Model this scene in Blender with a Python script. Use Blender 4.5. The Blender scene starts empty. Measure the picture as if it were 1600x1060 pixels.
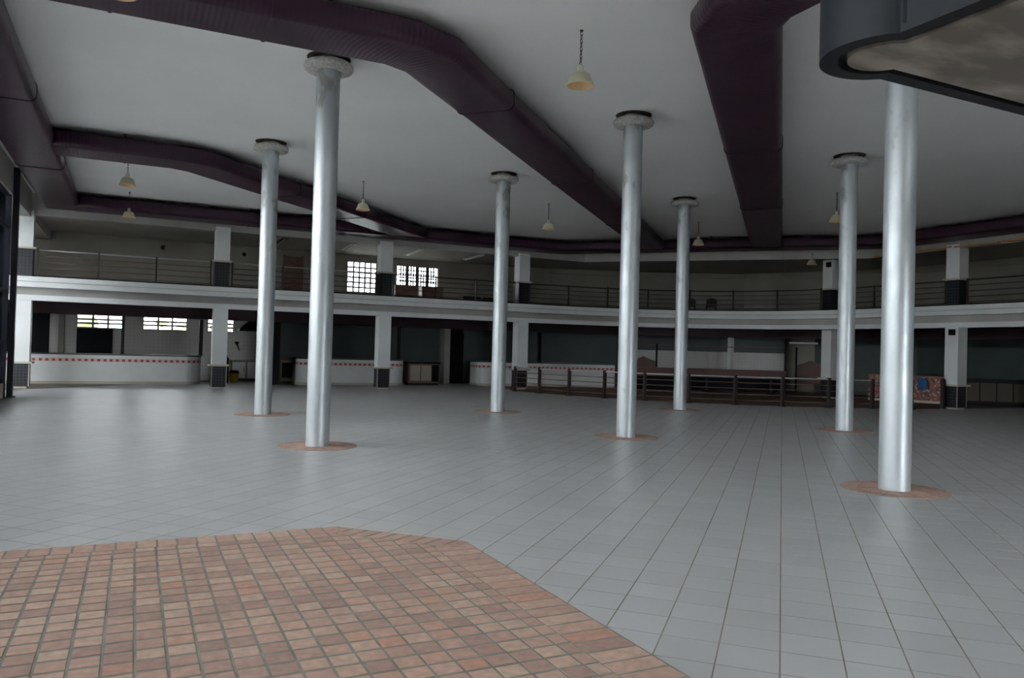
import bpy, bmesh, math, random
from mathutils import Matrix, Vector
random.seed(7)
C = bpy.context.scene.collection
sc = bpy.context.scene
# ---------------------------------------------------------------- camera
G = 5.873                      # column grid, metres; X and Y follow the grid, origin at one column
cam = bpy.data.objects.new('camera', bpy.data.cameras.new('camera'))
C.objects.link(cam)
Rv = Vector((0.89944607, -0.43621472, 0.02671107))
Uv = Vector((-0.03045385, -0.00158856, 0.99953491))
Fv = Vector((0.43596941, 0.89984120, 0.01471324))
m3 = Matrix((Rv, Uv, -Fv)).transposed()
cam.matrix_world = Matrix.Translation((-2.67, -12.51, 1.6)) @ m3.to_4x4()
cam.data.sensor_width = 36.0
cam.data.lens = 36.0 * 1217.2 / 1600.0
cam.data.clip_end = 500
sc.camera = cam
# ---------------------------------------------------------------- sky, exposure
world = bpy.data.worlds.new('overcast'); sc.world = world
world.use_nodes = True
bg = world.node_tree.nodes['Background']
bg.inputs[0].default_value = (0.955, 0.975, 1.0, 1)
bg.inputs[1].default_value = 18.8
sc.view_settings.view_transform = 'Standard'
sc.view_settings.look = 'None'
sc.view_settings.gamma = 1.0
sc.view_settings.use_curve_mapping = False
sc.view_settings.exposure = 0.0
sc.cycles.use_denoising = True
sc.cycles.max_bounces = 10
sc.cycles.diffuse_bounces = 6
sc.cycles.glossy_bounces = 4
sc.cycles.transparent_max_bounces = 12

# ---------------------------------------------------------------- materials
def mat(name, col, rough=0.6, metal=0.0, spec=0.5):
    m = bpy.data.materials.new(name); m.use_nodes = True
    b = m.node_tree.nodes['Principled BSDF']
    b.inputs['Base Color'].default_value = (*col, 1)
    b.inputs['Roughness'].default_value = rough
    b.inputs['Metallic'].default_value = metal
    b.inputs['Specular IOR Level'].default_value = spec
    return m
def N(m, t, **kw):
    n = m.node_tree.nodes.new(t)
    for k, v in kw.items(): setattr(n, k, v)
    return n
def L(m, a, b): m.node_tree.links.new(a, b)
def bsdf(m): return m.node_tree.nodes['Principled BSDF']
def ramp(m, stops):
    r = N(m, 'ShaderNodeValToRGB'); e = r.color_ramp.elements
    while len(e) < len(stops): e.new(0.5)
    for i, (p, c) in enumerate(stops):
        e[i].position = p; e[i].color = (*c, 1)
    return r
def coords(m, kind='Object', scale=(1, 1, 1)):
    t = N(m, 'ShaderNodeTexCoord'); mp = N(m, 'ShaderNodeMapping')
    mp.inputs['Scale'].default_value = scale
    L(m, t.outputs[kind], mp.inputs[0]); return mp.outputs[0]
def noise_col(m, a, b, scale=3, lo=0.35, hi=0.65, detail=6, kind='Object', sc3=(1, 1, 1), bump=0.0):
    n = N(m, 'ShaderNodeTexNoise'); n.inputs['Scale'].default_value = scale; n.inputs['Detail'].default_value = detail
    L(m, coords(m, kind, sc3), n.inputs['Vector'])
    r = ramp(m, [(lo, a), (hi, b)]); L(m, n.outputs[0], r.inputs[0])
    L(m, r.outputs[0], bsdf(m).inputs['Base Color'])
    if bump:
        bp = N(m, 'ShaderNodeBump'); bp.inputs['Strength'].default_value = bump; bp.inputs['Distance'].default_value = 0.02
        L(m, n.outputs[0], bp.inputs['Height']); L(m, bp.outputs[0], bsdf(m).inputs['Normal'])
    return r
def island_random(m):
    g = N(m, 'ShaderNodeNewGeometry'); o = N(m, 'ShaderNodeObjectInfo')
    a = N(m, 'ShaderNodeMath', operation='ADD'); f = N(m, 'ShaderNodeMath', operation='FRACT')
    L(m, g.outputs['Random Per Island'], a.inputs[0]); L(m, o.outputs['Random'], a.inputs[1]); L(m, a.outputs[0], f.inputs[0])
    return f.outputs[0]
def grid_mat(name, tile, grout, size, gap, rough, kind='UV', vary=0.0):
    m = mat(name, tile, rough, 0, .5 if max(tile) > .1 else .15)
    br = N(m, 'ShaderNodeTexBrick'); br.offset = 0.0; br.squash = 1.0
    br.inputs['Color1'].default_value = (*tile, 1)
    br.inputs['Color2'].default_value = (*[c * (1 - vary) for c in tile], 1)
    br.inputs['Mortar'].default_value = (*grout, 1)
    br.inputs['Scale'].default_value = 1.0
    br.inputs['Mortar Size'].default_value = gap
    br.inputs['Brick Width'].default_value = size[0]; br.inputs['Row Height'].default_value = size[1]
    L(m, coords(m, kind), br.inputs['Vector'])
    L(m, br.outputs['Color'], bsdf(m).inputs['Base Color'])
    return m
M = {}
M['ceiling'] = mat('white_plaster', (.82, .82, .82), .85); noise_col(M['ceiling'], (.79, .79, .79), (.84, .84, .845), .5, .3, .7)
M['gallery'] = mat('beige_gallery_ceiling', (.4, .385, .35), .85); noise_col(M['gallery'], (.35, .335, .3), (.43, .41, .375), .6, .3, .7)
M['white'] = mat('white_paint', (.74, .75, .76), .6); noise_col(M['white'], (.68, .69, .7), (.76, .77, .78), 1.2, .3, .7)
M['wall'] = mat('wall_paint', (.29, .275, .24), .8); noise_col(M['wall'], (.25, .235, .2), (.31, .295, .26), .8, .3, .7)
M['beam'] = mat('beam_paint', (.42, .41, .39), .8); noise_col(M['beam'], (.37, .36, .34), (.45, .44, .42), 1.0, .3, .7)
M['teal'] = mat('teal_paint', (.05, .068, .064), .5); noise_col(M['teal'], (.042, .058, .055), (.058, .077, .073), 1.0, .3, .7)
M['dark'] = mat('dark_blue_black', (.0035, .004, .007), .6, 0, .15)
M['black'] = mat('black_paint', (.009, .009, .01), .5, 0, .3)
M['navy'] = mat('navy_steel', (.006, .008, .02), .45)
M['maroon'] = mat('maroon_panel', (.028, .008, .016), .5, 0, .3)
M['worktop'] = mat('dark_worktop', (.03, .03, .034), .3)
M['cream'] = mat('cream_enamel', (.62, .58, .42), .45)
M['lining'] = mat('tan_lining', (.72, .48, .25), .5)
M['cord'] = mat('dark_chain', (.06, .06, .06), .4, .6)
M['concrete'] = mat('bare_concrete', (.2, .18, .16), .9)
noise_col(M['concrete'], (.16, .148, .125), (.42, .39, .355), 2.6, .42, .75, 8, sc3=(1, 2.2, 1), bump=.25)
M['slate'] = mat('slate_blue_steel', (.006, .008, .011), .6, 0, .25); noise_col(M['slate'], (.005, .007, .0095), (.0075, .0095, .013), 2, .3, .7)
M['brownrail'] = mat('brown_rail_paint', (.13, .075, .05), .45)
M['darkpost'] = mat('dark_brown_post', (.03, .02, .02), .5)
M['steelrail'] = mat('pale_metal_rail', (.45, .44, .43), .35, .5)
M['wood'] = mat('brown_wood', (.16, .085, .05), .5); noise_col(M['wood'], (.11, .055, .03), (.2, .11, .065), 3, .3, .7, sc3=(1, 1, 6))
M['redwood'] = mat('red_brown_wood', (.10, .035, .025), .45)
M['paleboard'] = mat('pale_board', (.35, .31, .25), .6)
M['barpanel'] = mat('dim_brown_panel', (.085, .07, .05), .6)
M['orangewood'] = mat('raw_batten_wood', (.5, .28, .12), .7)
M['yellow'] = mat('yellow_plastic', (.45, .33, .04), .5)
M['blue'] = mat('blue_cloth', (.03, .12, .3), .8)
M['ground'] = mat('outdoor_ground', (.3, .33, .24), .9); noise_col(M['ground'], (.32, .33, .31), (.44, .44, .43), .3, .35, .65)
M['leaf'] = mat('bright_leaves', (.3, .36, .2), .7); noise_col(M['leaf'], (.2, .26, .12), (.42, .44, .3), .9, .35, .65)
M['grout'] = mat('floor_grout', (.2, .175, .14), .8); noise_col(M['grout'], (.14, .12, .09), (.26, .235, .19), 1.5, .35, .65)
M['mortar'] = mat('patio_mortar', (.2, .19, .165), .9); noise_col(M['mortar'], (.165, .155, .135), (.24, .23, .2), 6, .35, .65)
M['blocker'] = mat('blocker_drab', (.14, .145, .12), .9); noise_col(M['blocker'], (.1, .11, .085), (.18, .18, .15), .6, .35, .65)
M['ceilring'] = mat('dark_brown_ring', (.06, .045, .03), .9); noise_col(M['ceilring'], (.03, .022, .015), (.14, .11, .08), 7, .35, .75)
M['bars'] = mat('grey_window_bars', (.12, .12, .12), .6)
M['baseboard'] = mat('cream_base', (.5, .46, .38), .6)
# silver columns
m = M['silver'] = mat('silver_paint', (.5, .54, .57), .4, .45)
noise_col(m, (.44, .475, .5), (.54, .575, .6), 3.5, .3, .7, 8, sc3=(1, 1, .45))
n = N(m, 'ShaderNodeTexNoise'); n.inputs['Scale'].default_value = 9; L(m, coords(m), n.inputs['Vector'])
r = ramp(m, [(.35, (.36,) * 3), (.65, (.46,) * 3)]); L(m, n.outputs[0], r.inputs[0]); L(m, r.outputs[0], bsdf(m).inputs['Roughness'])
n2 = N(m, 'ShaderNodeTexNoise'); n2.inputs['Scale'].default_value = 5; n2.inputs['Detail'].default_value = 9; n2.noise_dimensions = '4D'
oi = N(m, 'ShaderNodeObjectInfo'); ml = N(m, 'ShaderNodeMath', operation='MULTIPLY'); ml.inputs[1].default_value = 40; L(m, oi.outputs['Random'], ml.inputs[0]); L(m, ml.outputs[0], n2.inputs['W'])
cv = coords(m, 'Object', (1, 1, .5)); L(m, cv, n2.inputs['Vector'])
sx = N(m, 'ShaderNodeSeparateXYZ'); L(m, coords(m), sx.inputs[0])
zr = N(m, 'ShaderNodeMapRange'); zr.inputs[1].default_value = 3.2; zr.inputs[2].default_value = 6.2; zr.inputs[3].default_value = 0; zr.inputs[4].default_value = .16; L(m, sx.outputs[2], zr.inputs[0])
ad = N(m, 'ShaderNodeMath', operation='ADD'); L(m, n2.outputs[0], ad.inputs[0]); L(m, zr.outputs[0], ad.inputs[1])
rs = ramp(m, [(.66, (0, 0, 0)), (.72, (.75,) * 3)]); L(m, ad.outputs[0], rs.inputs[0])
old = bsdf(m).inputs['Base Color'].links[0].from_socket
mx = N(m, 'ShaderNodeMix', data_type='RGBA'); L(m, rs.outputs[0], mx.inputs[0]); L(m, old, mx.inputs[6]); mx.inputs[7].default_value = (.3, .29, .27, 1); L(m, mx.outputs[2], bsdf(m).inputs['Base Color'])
m = M['capital'] = mat('rough_capital', (.5, .49, .47), .9)
noise_col(m, (.36, .35, .33), (.58, .57, .55), 22, .35, .65, 8, bump=.5)
# floor tiles
m = M['tile'] = mat('grey_floor_tile', (.42, .43, .45), .3)
rnd = island_random(m)
r = ramp(m, [(0, (.425, .425, .43)), (1, (.475, .475, .48))]); L(m, rnd, r.inputs[0])
n = N(m, 'ShaderNodeTexNoise'); n.inputs['Scale'].default_value = 2.2; n.inputs['Detail'].default_value = 8
g_ = N(m, 'ShaderNodeNewGeometry'); L(m, g_.outputs['Position'], n.inputs['Vector'])
r2 = ramp(m, [(.2, (.9, .895, .885)), (.8, (1, 1, 1))]); L(m, n.outputs[0], r2.inputs[0])
mx = N(m, 'ShaderNodeMix', data_type='RGBA', blend_type='MULTIPLY'); mx.inputs[0].default_value = 1
L(m, r.outputs[0], mx.inputs[6]); L(m, r2.outputs[0], mx.inputs[7]); L(m, mx.outputs[2], bsdf(m).inputs['Base Color'])
r3 = ramp(m, [(.25, (.34,) * 3), (.75, (.4,) * 3)]); L(m, n.outputs[0], r3.inputs[0]); L(m, r3.outputs[0], bsdf(m).inputs['Roughness'])
# bricks
m = M['brick'] = mat('patio_brick', (.36, .2, .14), .75)
rnd = island_random(m)
r = ramp(m, [(0, (.33, .215, .18)), (.25, (.41, .265, .215)), (.6, (.45, .295, .235)), (.85, (.48, .34, .27)), (1, (.44, .245, .18))]); L(m, rnd, r.inputs[0])
n = N(m, 'ShaderNodeTexNoise'); n.inputs['Scale'].default_value = 18; n.inputs['Detail'].default_value = 6
g_ = N(m, 'ShaderNodeNewGeometry'); L(m, g_.outputs['Position'], n.inputs['Vector'])
r2 = ramp(m, [(.3, (.8, .8, .8)), (.7, (1.08, 1.06, 1.05))]); L(m, n.outputs[0], r2.inputs[0])
mx = N(m, 'ShaderNodeMix', data_type='RGBA', blend_type='MULTIPLY'); mx.inputs[0].default_value = 1
L(m, r.outputs[0], mx.inputs[6]); L(m, r2.outputs[0], mx.inputs[7]); L(m, mx.outputs[2], bsdf(m).inputs['Base Color'])
# maroon ducts with fine cross ribs (uv.x runs along the duct)
m = M['duct'] = mat('maroon_duct', (.034, .016, .025), .36, 0, .32)
t = N(m, 'ShaderNodeTexCoord'); wv = N(m, 'ShaderNodeTexWave', wave_type='BANDS', bands_direction='X')
wv.inputs['Scale'].default_value = 4.2; wv.inputs['Distortion'].default_value = .6; wv.inputs['Detail Scale'].default_value = .6
L(m, t.outputs['UV'], wv.inputs['Vector'])
n = N(m, 'ShaderNodeTexNoise'); n.inputs['Scale'].default_value = 1.3; L(m, t.outputs['Object'], n.inputs['Vector'])
b1 = N(m, 'ShaderNodeBump'); b1.inputs['Strength'].default_value = .28; b1.inputs['Distance'].default_value = .01; L(m, wv.outputs['Fac'], b1.inputs['Height'])
b2 = N(m, 'ShaderNodeBump'); b2.inputs['Strength'].default_value = .12; b2.inputs['Distance'].default_value = .05
L(m, n.outputs[0], b2.inputs['Height']); L(m, b1.outputs[0], b2.inputs['Normal']); L(m, b2.outputs[0], bsdf(m).inputs['Normal'])
r = ramp(m, [(.3, (.028, .0075, .021)), (.7, (.042, .014, .034))]); L(m, n.outputs[0], r.inputs[0]); L(m, r.outputs[0], bsdf(m).inputs['Base Color'])
# small tile surfaces too fine to pick apart
M['plinth'] = grid_mat('black_mosaic_tile', (.012, .013, .018), (.08, .085, .095), (.1, .1), .004, .3)
M['walltile'] = grid_mat('white_wall_tile', (.46, .455, .43), (.36, .355, .34), (.15, .15), .005, .3, 'UV')
M['farbrick'] = grid_mat('red_brown_floor', (.14, .07, .05), (.1, .075, .06), (.15, .15), .012, .6, 'UV', .3)
# red check strip: red band with darker squares
m = M['check'] = mat('red_check_strip', (.5, .1, .08), .4)
br = N(m, 'ShaderNodeTexBrick'); br.offset = 0; br.inputs['Scale'].default_value = 1
br.inputs['Color1'].default_value = (.36, .05, .05, 1); br.inputs['Color2'].default_value = (.34, .045, .045, 1); br.inputs['Mortar'].default_value = (.7, .5, .48, 1)
br.inputs['Brick Width'].default_value = .2; br.inputs['Row Height'].default_value = .19; br.inputs['Mortar Size'].default_value = .055
L(m, coords(m, 'UV'), br.inputs['Vector']); L(m, br.outputs['Color'], bsdf(m).inputs['Base Color'])
# orange mosaic
m = M['mosaic'] = mat('orange_mosaic', (.4, .1, .05), .4)
v = N(m, 'ShaderNodeTexVoronoi'); v.inputs['Scale'].default_value = 15; L(m, coords(m), v.inputs['Vector'])
sp = N(m, 'ShaderNodeSeparateColor'); L(m, v.outputs['Color'], sp.inputs[0])
r = ramp(m, [(0, (.16, .03, .02)), (.35, (.3, .08, .025)), (.6, (.22, .035, .03)), (.78, (.36, .27, .17)), (.9, (.05, .012, .015))]); r.color_ramp.interpolation = 'CONSTANT'
L(m, sp.outputs[0], r.inputs[0]); L(m, r.outputs[0], bsdf(m).inputs['Base Color'])
# glass: thin pane
m = M['glass'] = bpy.data.materials.new('clear_glass'); m.use_nodes = True
nt = m.node_tree; nt.nodes.remove(nt.nodes['Principled BSDF'])
tr = N(m, 'ShaderNodeBsdfTransparent'); gl = N(m, 'ShaderNodeBsdfGlossy'); gl.inputs['Roughness'].default_value = .02
tr.inputs[0].default_value = (.93, .95, .955, 1)
fr = N(m, 'ShaderNodeFresnel'); fr.inputs[0].default_value = 1.45; ms = N(m, 'ShaderNodeMixShader')
L(m, fr.outputs[0], ms.inputs[0]); L(m, tr.outputs[0], ms.inputs[1]); L(m, gl.outputs[0], ms.inputs[2])
L(m, ms.outputs[0], nt.nodes['Material Output'].inputs['Surface'])

# ---------------------------------------------------------------- mesh helpers
class MB:
    def __init__(s): s.v = []; s.f = []; s.uv = []; s.sm = []
    def quadbox(s, c8, uv=False):
        b = len(s.v); s.v += [tuple(p) for p in c8]
        for f in ((0, 3, 2, 1), (4, 5, 6, 7), (0, 1, 5, 4), (1, 2, 6, 5), (2, 3, 7, 6), (3, 0, 4, 7)):
            s.f.append(tuple(b + i for i in f)); s.sm.append(False)
            P = [Vector(c8[i]) for i in f]
            n = (P[1] - P[0]).cross(P[2] - P[0])
            ax = max(range(3), key=lambda k: abs(n[k]))
            if ax == 2: s.uv.append([(p.x, p.y) for p in P])
            else:
                d = Vector((n.y, -n.x, 0)); d = d.normalized() if d.length > 1e-9 else Vector((1, 0, 0))
                s.uv.append([(p.dot(d), p.z) for p in P])
        return s
    def box(s, x0, x1, y0, y1, z0, z1):
        return s.quadbox([(x0, y0, z0), (x1, y0, z0), (x1, y1, z0), (x0, y1, z0), (x0, y0, z1), (x1, y0, z1), (x1, y1, z1), (x0, y1, z1)])
    def wallseg(s, a, b, t, z0, z1):          # box standing on the line a-b, thickness t centred
        a = Vector(a); b = Vector(b); d = (b - a).normalized(); n = Vector((-d.y, d.x)) * t / 2
        p = [a - n, b - n, b + n, a + n]
        return s.quadbox([(q.x, q.y, z0) for q in p] + [(q.x, q.y, z1) for q in p])
    def prism(s, poly, z0, z1):
        b = len(s.v); k = len(poly)
        s.v += [(x, y, z0) for x, y in poly] + [(x, y, z1) for x, y in poly]
        s.f.append(tuple(b + k + i for i in range(k))); s.uv.append([tuple(p) for p in poly]); s.sm.append(False)
        s.f.append(tuple(b + i for i in reversed(range(k)))); s.uv.append([tuple(p) for p in reversed(poly)]); s.sm.append(False)
        for i in range(k):
            j = (i + 1) % k
            s.f.append((b + i, b + j, b + k + j, b + k + i)); l = math.dist(poly[i], poly[j])
            s.uv.append([(0, z0), (l, z0), (l, z1), (0, z1)]); s.sm.append(False)
        return s
    def lathe(s, prof, seg=32, cx=0, cy=0, smooth=True, closed=False):
        b = len(s.v); k = len(prof)
        for i in range(seg):
            a = 2 * math.pi * i / seg
            s.v += [(cx + r * math.cos(a), cy + r * math.sin(a), z) for r, z in prof]
        for i in range(seg):
            j = (i + 1) % seg
            for q in range(k if closed else k - 1):
                q2 = (q + 1) % k
                s.f.append((b + i * k + q, b + j * k + q, b + j * k + q2, b + i * k + q2))
                s.uv.append([(i / seg, prof[q][1]), ((i + 1) / seg, prof[q][1]), ((i + 1) / seg, prof[q2][1]), (i / seg, prof[q2][1])]); s.sm.append(smooth)
        return s
    def sweep(s, prof, path, smooth=False, caps=True, closed=True):   # prof: (offset to the left of travel, z)
        b = len(s.v); k = len(prof); n = len(path)
        P = [Vector(p[:2]) for p in path]; acc = [0]
        for i in range(1, n): acc.append(acc[-1] + (P[i] - P[i - 1]).length)
        for i in range(n):
            d0 = (P[i] - P[i - 1]).normalized() if i else (P[1] - P[0]).normalized()
            d1 = (P[i + 1] - P[i]).normalized() if i < n - 1 else d0
            nl = Vector((-(d0.y + d1.y), d0.x + d1.x)); nl.normalize()
            c = nl.dot(Vector((-d0.y, d0.x))); nl /= max(c, .3)
            s.v += [(P[i].x + nl.x * o, P[i].y + nl.y * o, z) for o, z in prof]
        per = [0]
        for q in range(k): per.append(per[-1] + math.dist(prof[q], prof[(q + 1) % k]))
        for i in range(n - 1):
            for q in range(k if closed else k - 1):
                q2 = (q + 1) % k
                s.f.append((b + i * k + q, b + (i + 1) * k + q, b + (i + 1) * k + q2, b + i * k + q2))
                vert = abs(prof[q][1] - prof[q2][1]) > abs(prof[q][0] - prof[q2][0])
                va, vb = (prof[q][1], prof[q2][1]) if vert else (per[q], per[q + 1])
                s.uv.append([(acc[i], va), (acc[i + 1], va), (acc[i + 1], vb), (acc[i], vb)]); s.sm.append(smooth)
        if caps and closed:
            s.f.append(tuple(b + q for q in range(k))); s.uv.append([tuple(p) for p in prof]); s.sm.append(False)
            s.f.append(tuple(b + (n - 1) * k + q for q in reversed(range(k)))); s.uv.append([tuple(p) for p in reversed(prof)]); s.sm.append(False)
        return s
    def tube(s, path, r, seg=8):
        P = [Vector(p) for p in path]; b = len(s.v); n = len(P)
        for i in range(n):
            d = (P[min(i + 1, n - 1)] - P[max(i - 1, 0)]).normalized()
            u = d.orthogonal().normalized() if abs(d.z) > .9 else Vector((-d.y, d.x, 0)).normalized()
            w = d.cross(u)
            for q in range(seg):
                a = 2 * math.pi * q / seg; s.v.append(tuple(P[i] + (u * math.cos(a) + w * math.sin(a)) * r))
        for i in range(n - 1):
            for q in range(seg):
                q2 = (q + 1) % seg
                s.f.append((b + i * seg + q, b + i * seg + q2, b + (i + 1) * seg + q2, b + (i + 1) * seg + q)); s.uv.append([(0, 0)] * 4); s.sm.append(True)
        s.f.append(tuple(b + q for q in reversed(range(seg)))); s.uv.append([(0, 0)] * seg); s.sm.append(False)
        s.f.append(tuple(b + (n - 1) * seg + q for q in range(seg))); s.uv.append([(0, 0)] * seg); s.sm.append(False)
        return s
    def loft(s, A, B, z0, z1):                # slab between two polylines with equal point counts
        n = len(A)
        for i in range(n - 1):
            p = [A[i], A[i + 1], B[i + 1], B[i]]
            b = len(s.v); s.v += [(x, y, z0) for x, y in p] + [(x, y, z1) for x, y in p]
            fs = [(3, 2, 1, 0), (4, 5, 6, 7), (0, 1, 5, 4), (2, 3, 7, 6)] + ([(3, 0, 4, 7)] if i == 0 else []) + ([(1, 2, 6, 5)] if i == n - 2 else [])
            for f in fs:
                s.f.append(tuple(b + j for j in f)); s.uv.append([(s.v[b + j][0], s.v[b + j][1]) for j in f]); s.sm.append(False)
        return s
    def mesh(s, name, m):
        me = bpy.data.meshes.new(name); me.from_pydata(s.v, [], s.f)
        uvl = me.uv_layers.new(name='UVMap'); i = 0
        for u in s.uv:
            for p in u: uvl.data[i].uv = p; i += 1
        me.polygons.foreach_set('use_smooth', s.sm)
        me.materials.append(m); me.validate(); me.update()
        bm = bmesh.new(); bm.from_mesh(me); bmesh.ops.recalc_face_normals(bm, faces=bm.faces); bm.to_mesh(me); bm.free()
        return me
def put(name, me, parent=None, loc=(0, 0, 0), rz=0):
    o = bpy.data.objects.new(name, me); C.objects.link(o); o.location = loc; o.rotation_euler = (0, 0, rz)
    if parent: o.parent = parent
    return o
def obj(name, mb, m, parent=None, loc=(0, 0, 0), rz=0): return put(name, mb.mesh(name, m), parent, loc, rz)
def tag(o, label, cat=None, group=None, kind=None):
    o['label'] = label
    if cat: o['category'] = cat
    if group: o['group'] = group
    if kind: o['kind'] = kind
    return o
def thing(name, label, cat, loc=(0, 0, 0), rz=0, group=None):
    return tag(put(name, None, None, loc, rz), label, cat, group)
def struct(name, mb, m, label): return tag(obj(name, mb, m), label, None, None, 'structure')
def copy_tree(o, parent=None):
    c = o.copy(); C.objects.link(c); c.parent = parent
    for ch in o.children: copy_tree(ch, c)
    return c
def bx(x0, x1, y0, y1, z0, z1): return MB().box(x0, x1, y0, y1, z0, z1)
def arc(cx, cy, r, a0, a1, n):
    return [(cx + r * math.cos(math.radians(a0 + (a1 - a0) * i / n)), cy + r * math.sin(math.radians(a0 + (a1 - a0) * i / n))) for i in range(n + 1)]
def resample(path, n):
    P = [Vector(p) for p in path]; acc = [0]
    for i in range(1, len(P)): acc.append(acc[-1] + (P[i] - P[i - 1]).length)
    out = []; j = 0
    for i in range(n + 1):
        t = acc[-1] * i / n
        while j < len(P) - 2 and acc[j + 1] < t: j += 1
        f = (t - acc[j]) / max(acc[j + 1] - acc[j], 1e-9); q = P[j].lerp(P[j + 1], min(max(f, 0), 1)); out.append((q.x, q.y))
    return out
def clip(poly, conv):                          # keep the part of poly inside the counter-clockwise convex polygon
    out = list(poly)
    for i in range(len(conv)):
        a = conv[i]; b = conv[(i + 1) % len(conv)]; src = out; out = []
        side = lambda p: (b[0] - a[0]) * (p[1] - a[1]) - (b[1] - a[1]) * (p[0] - a[0])
        for k in range(len(src)):
            p, q = src[k], src[(k + 1) % len(src)]; sp_, sq = side(p), side(q)
            if sp_ >= 0: out.append(p)
            if (sp_ > 0 > sq) or (sp_ < 0 < sq):
                t_ = sp_ / (sp_ - sq); out.append((p[0] + (q[0] - p[0]) * t_, p[1] + (q[1] - p[1]) * t_))
        if not out: return []
    return out
def area(p): return abs(sum(p[i][0] * p[(i + 1) % len(p)][1] - p[(i + 1) % len(p)][0] * p[i][1] for i in range(len(p)))) / 2
CAMP = Vector((-2.67, -12.51, 1.6))
def pixel(x, y, z):
    d = Vector((x, y, z)) - CAMP; w = d.dot(Fv)
    if w < .1: return None
    return 800 + 1217.2 * d.dot(Rv) / w, 530 - 1217.2 * d.dot(Uv) / w, w

# ================================================================ SETTING
ROOF = 6.2
# ground outdoors and the main slab
struct('ground', bx(-60, 80, -80, 80, -.30, -.12), M['ground'], 'pale paved ground outside the hall')
struct('wall_sky_blocker', bx(-14.6, -14.2, -40, 24, -.12, 4.6).box(-14.7, -14.1, -40, 24, 4.6, 4.75), M['blocker'], 'added unseen boundary wall across the yard outside the glazed side')  # added out of view to cut low sky light through the left glazing
floor = struct('floor', bx(-9.2, 28.3, -18, 22.4, -.12, -.0007), M['grout'], 'pale grey tiled floor of the hall with brown joints')
# patio outline (counter-clockwise)
PAT = [(-5.25, -12.4), (-4.35, -13.3), (-1.02, -13.3), (-.15, -12.4), (-.15, -6.53), (-1.02, -5.66), (-4.35, -5.66), (-5.25, -6.53)]
def inside(p, poly):
    return all((poly[(i + 1) % len(poly)][0] - poly[i][0]) * (p[1] - poly[i][1]) - (poly[(i + 1) % len(poly)][1] - poly[i][1]) * (p[0] - poly[i][0]) >= 0 for i in range(len(poly)))
# floor tiles: 32 cm squares laid at 45 degrees to the column grid
TP = .3205; th = TP / 2 - .0042; q45 = math.sqrt(.5)
def tile_mb(cs, ct, mb):
    c = []
    for ds, dt in ((-1, -1), (-1, 1), (1, 1), (1, -1)):
        s_, t_ = cs + ds * th, ct + dt * th; c.append(((s_ + t_) * q45, (s_ - t_) * q45))
    return c
tiles = []
for i in range(-70, 120):
    for j in range(-70, 95):
        s_ = -5.25 + (i + .5) * TP; t_ = 7.30 + (j + .5) * TP
        x, y = (s_ + t_) * q45, (s_ - t_) * q45
        if not (-8.9 < x < 28.0 and -17.7 < y < 22.1): continue
        c = tile_mb(s_, t_, None)
        if all(inside(p, PAT) for p in c): continue
        if math.hypot(x - 22.6, y - 16.7) < 11.2 and x > 11.3 and y < 18: continue
        pr = pixel(x, y, 0); key = 0
        if pr and -60 < pr[0] < 1660 and 600 < pr[1] < 1120: key = 1 / pr[2] ** 3
        tiles.append((key, x, y, c))
tiles.sort(key=lambda t: -t[0])
tm = MB().prism([(-th, -th), (th, -th), (th, th), (-th, th)], -.010, 0).mesh('tile', M['tile'])
for k, x, y, c in tiles[:300]: put('tile', tm, floor, (x, y, 0), math.radians(45))
rest = MB()
for k, x, y, c in tiles[300:]:
    b = len(rest.v); rest.v += [(px, py, -.010) for px, py in c] + [(px, py, 0) for px, py in c]
    for f in ((4, 5, 6, 7), (0, 1, 5, 4), (1, 2, 6, 5), (2, 3, 7, 6), (3, 0, 4, 7)):
        rest.f.append(tuple(b + q for q in f)); rest.uv.append([(0, 0)] * 4); rest.sm.append(False)
o = obj('distant_tiles', rest, M['tile'], floor); o['kind'] = 'stuff'

# brick inlay in the floor
patio = struct('floor_brick_inlay', MB().prism(PAT, -.02, .0085), M['mortar'], 'eight-sided terracotta brick inlay in the grey tiled floor')
bricks = []
INNER = [(-4.93, -12.2), (-4.2, -13.06), (-1.12, -13.06), (-.475, -12.2), (-.475, -6.551), (-1.121, -5.905), (-4.2, -5.905), (-4.93, -6.67)]
for i in range(-40, 40):
    for j in range(-40, 24):
        x0 = -2.62 + .147 * i + .0085; y0 = -8.365 + .1465 * j + .012
        rect = [(x0, y0), (x0 + .130, y0), (x0 + .130, y0 + .122), (x0, y0 + .122)]
        full = all(inside(p, INNER) for p in rect)
        p = rect if full else clip(rect, INNER)
        if len(p) >= 3 and area(p) > .002: bricks.append((p, full))
k = 0
x = -4.2
while x < -1.12:                                  # long edge border, one brick deep
    bricks.append(([(x + .008, -5.895), (x + .136, -5.895), (x + .136, -5.668), (x + .008, -5.668)], False)); x += .145
y = -12.2
while y < -6.75:                                 # side border, long bricks square to the edge
    bricks.append(([(-.463, y + .009), (-.163, y + .009), (-.163, y + .136), (-.463, y + .136)], False))
    bricks.append(([(-5.24, y + .004), (-4.94, y + .004), (-4.94, y + .139), (-5.24, y + .139)], False)); y += .1465
CH = [(-1.02 - .01, -5.668), (-.155, -6.53), (-.155 - .3, -6.72), (-1.16, -5.9)]
ux, uy = q45, -q45; nx, ny = -q45, -q45
for i in range(9):                               # chamfer border
    a = .06 + i * .139; rect = []
    for da, dn in ((0, .010), (.113, .010), (.113 - .05, .228), (0 - .05, .228)):
        rect.append((-1.02 + ux * (a + da) + nx * dn, -5.66 + uy * (a + da) + ny * dn))
    rect.reverse(); rect = clip(rect, PAT)
    if len(rect) >= 3: bricks.append((rect, False))
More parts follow.
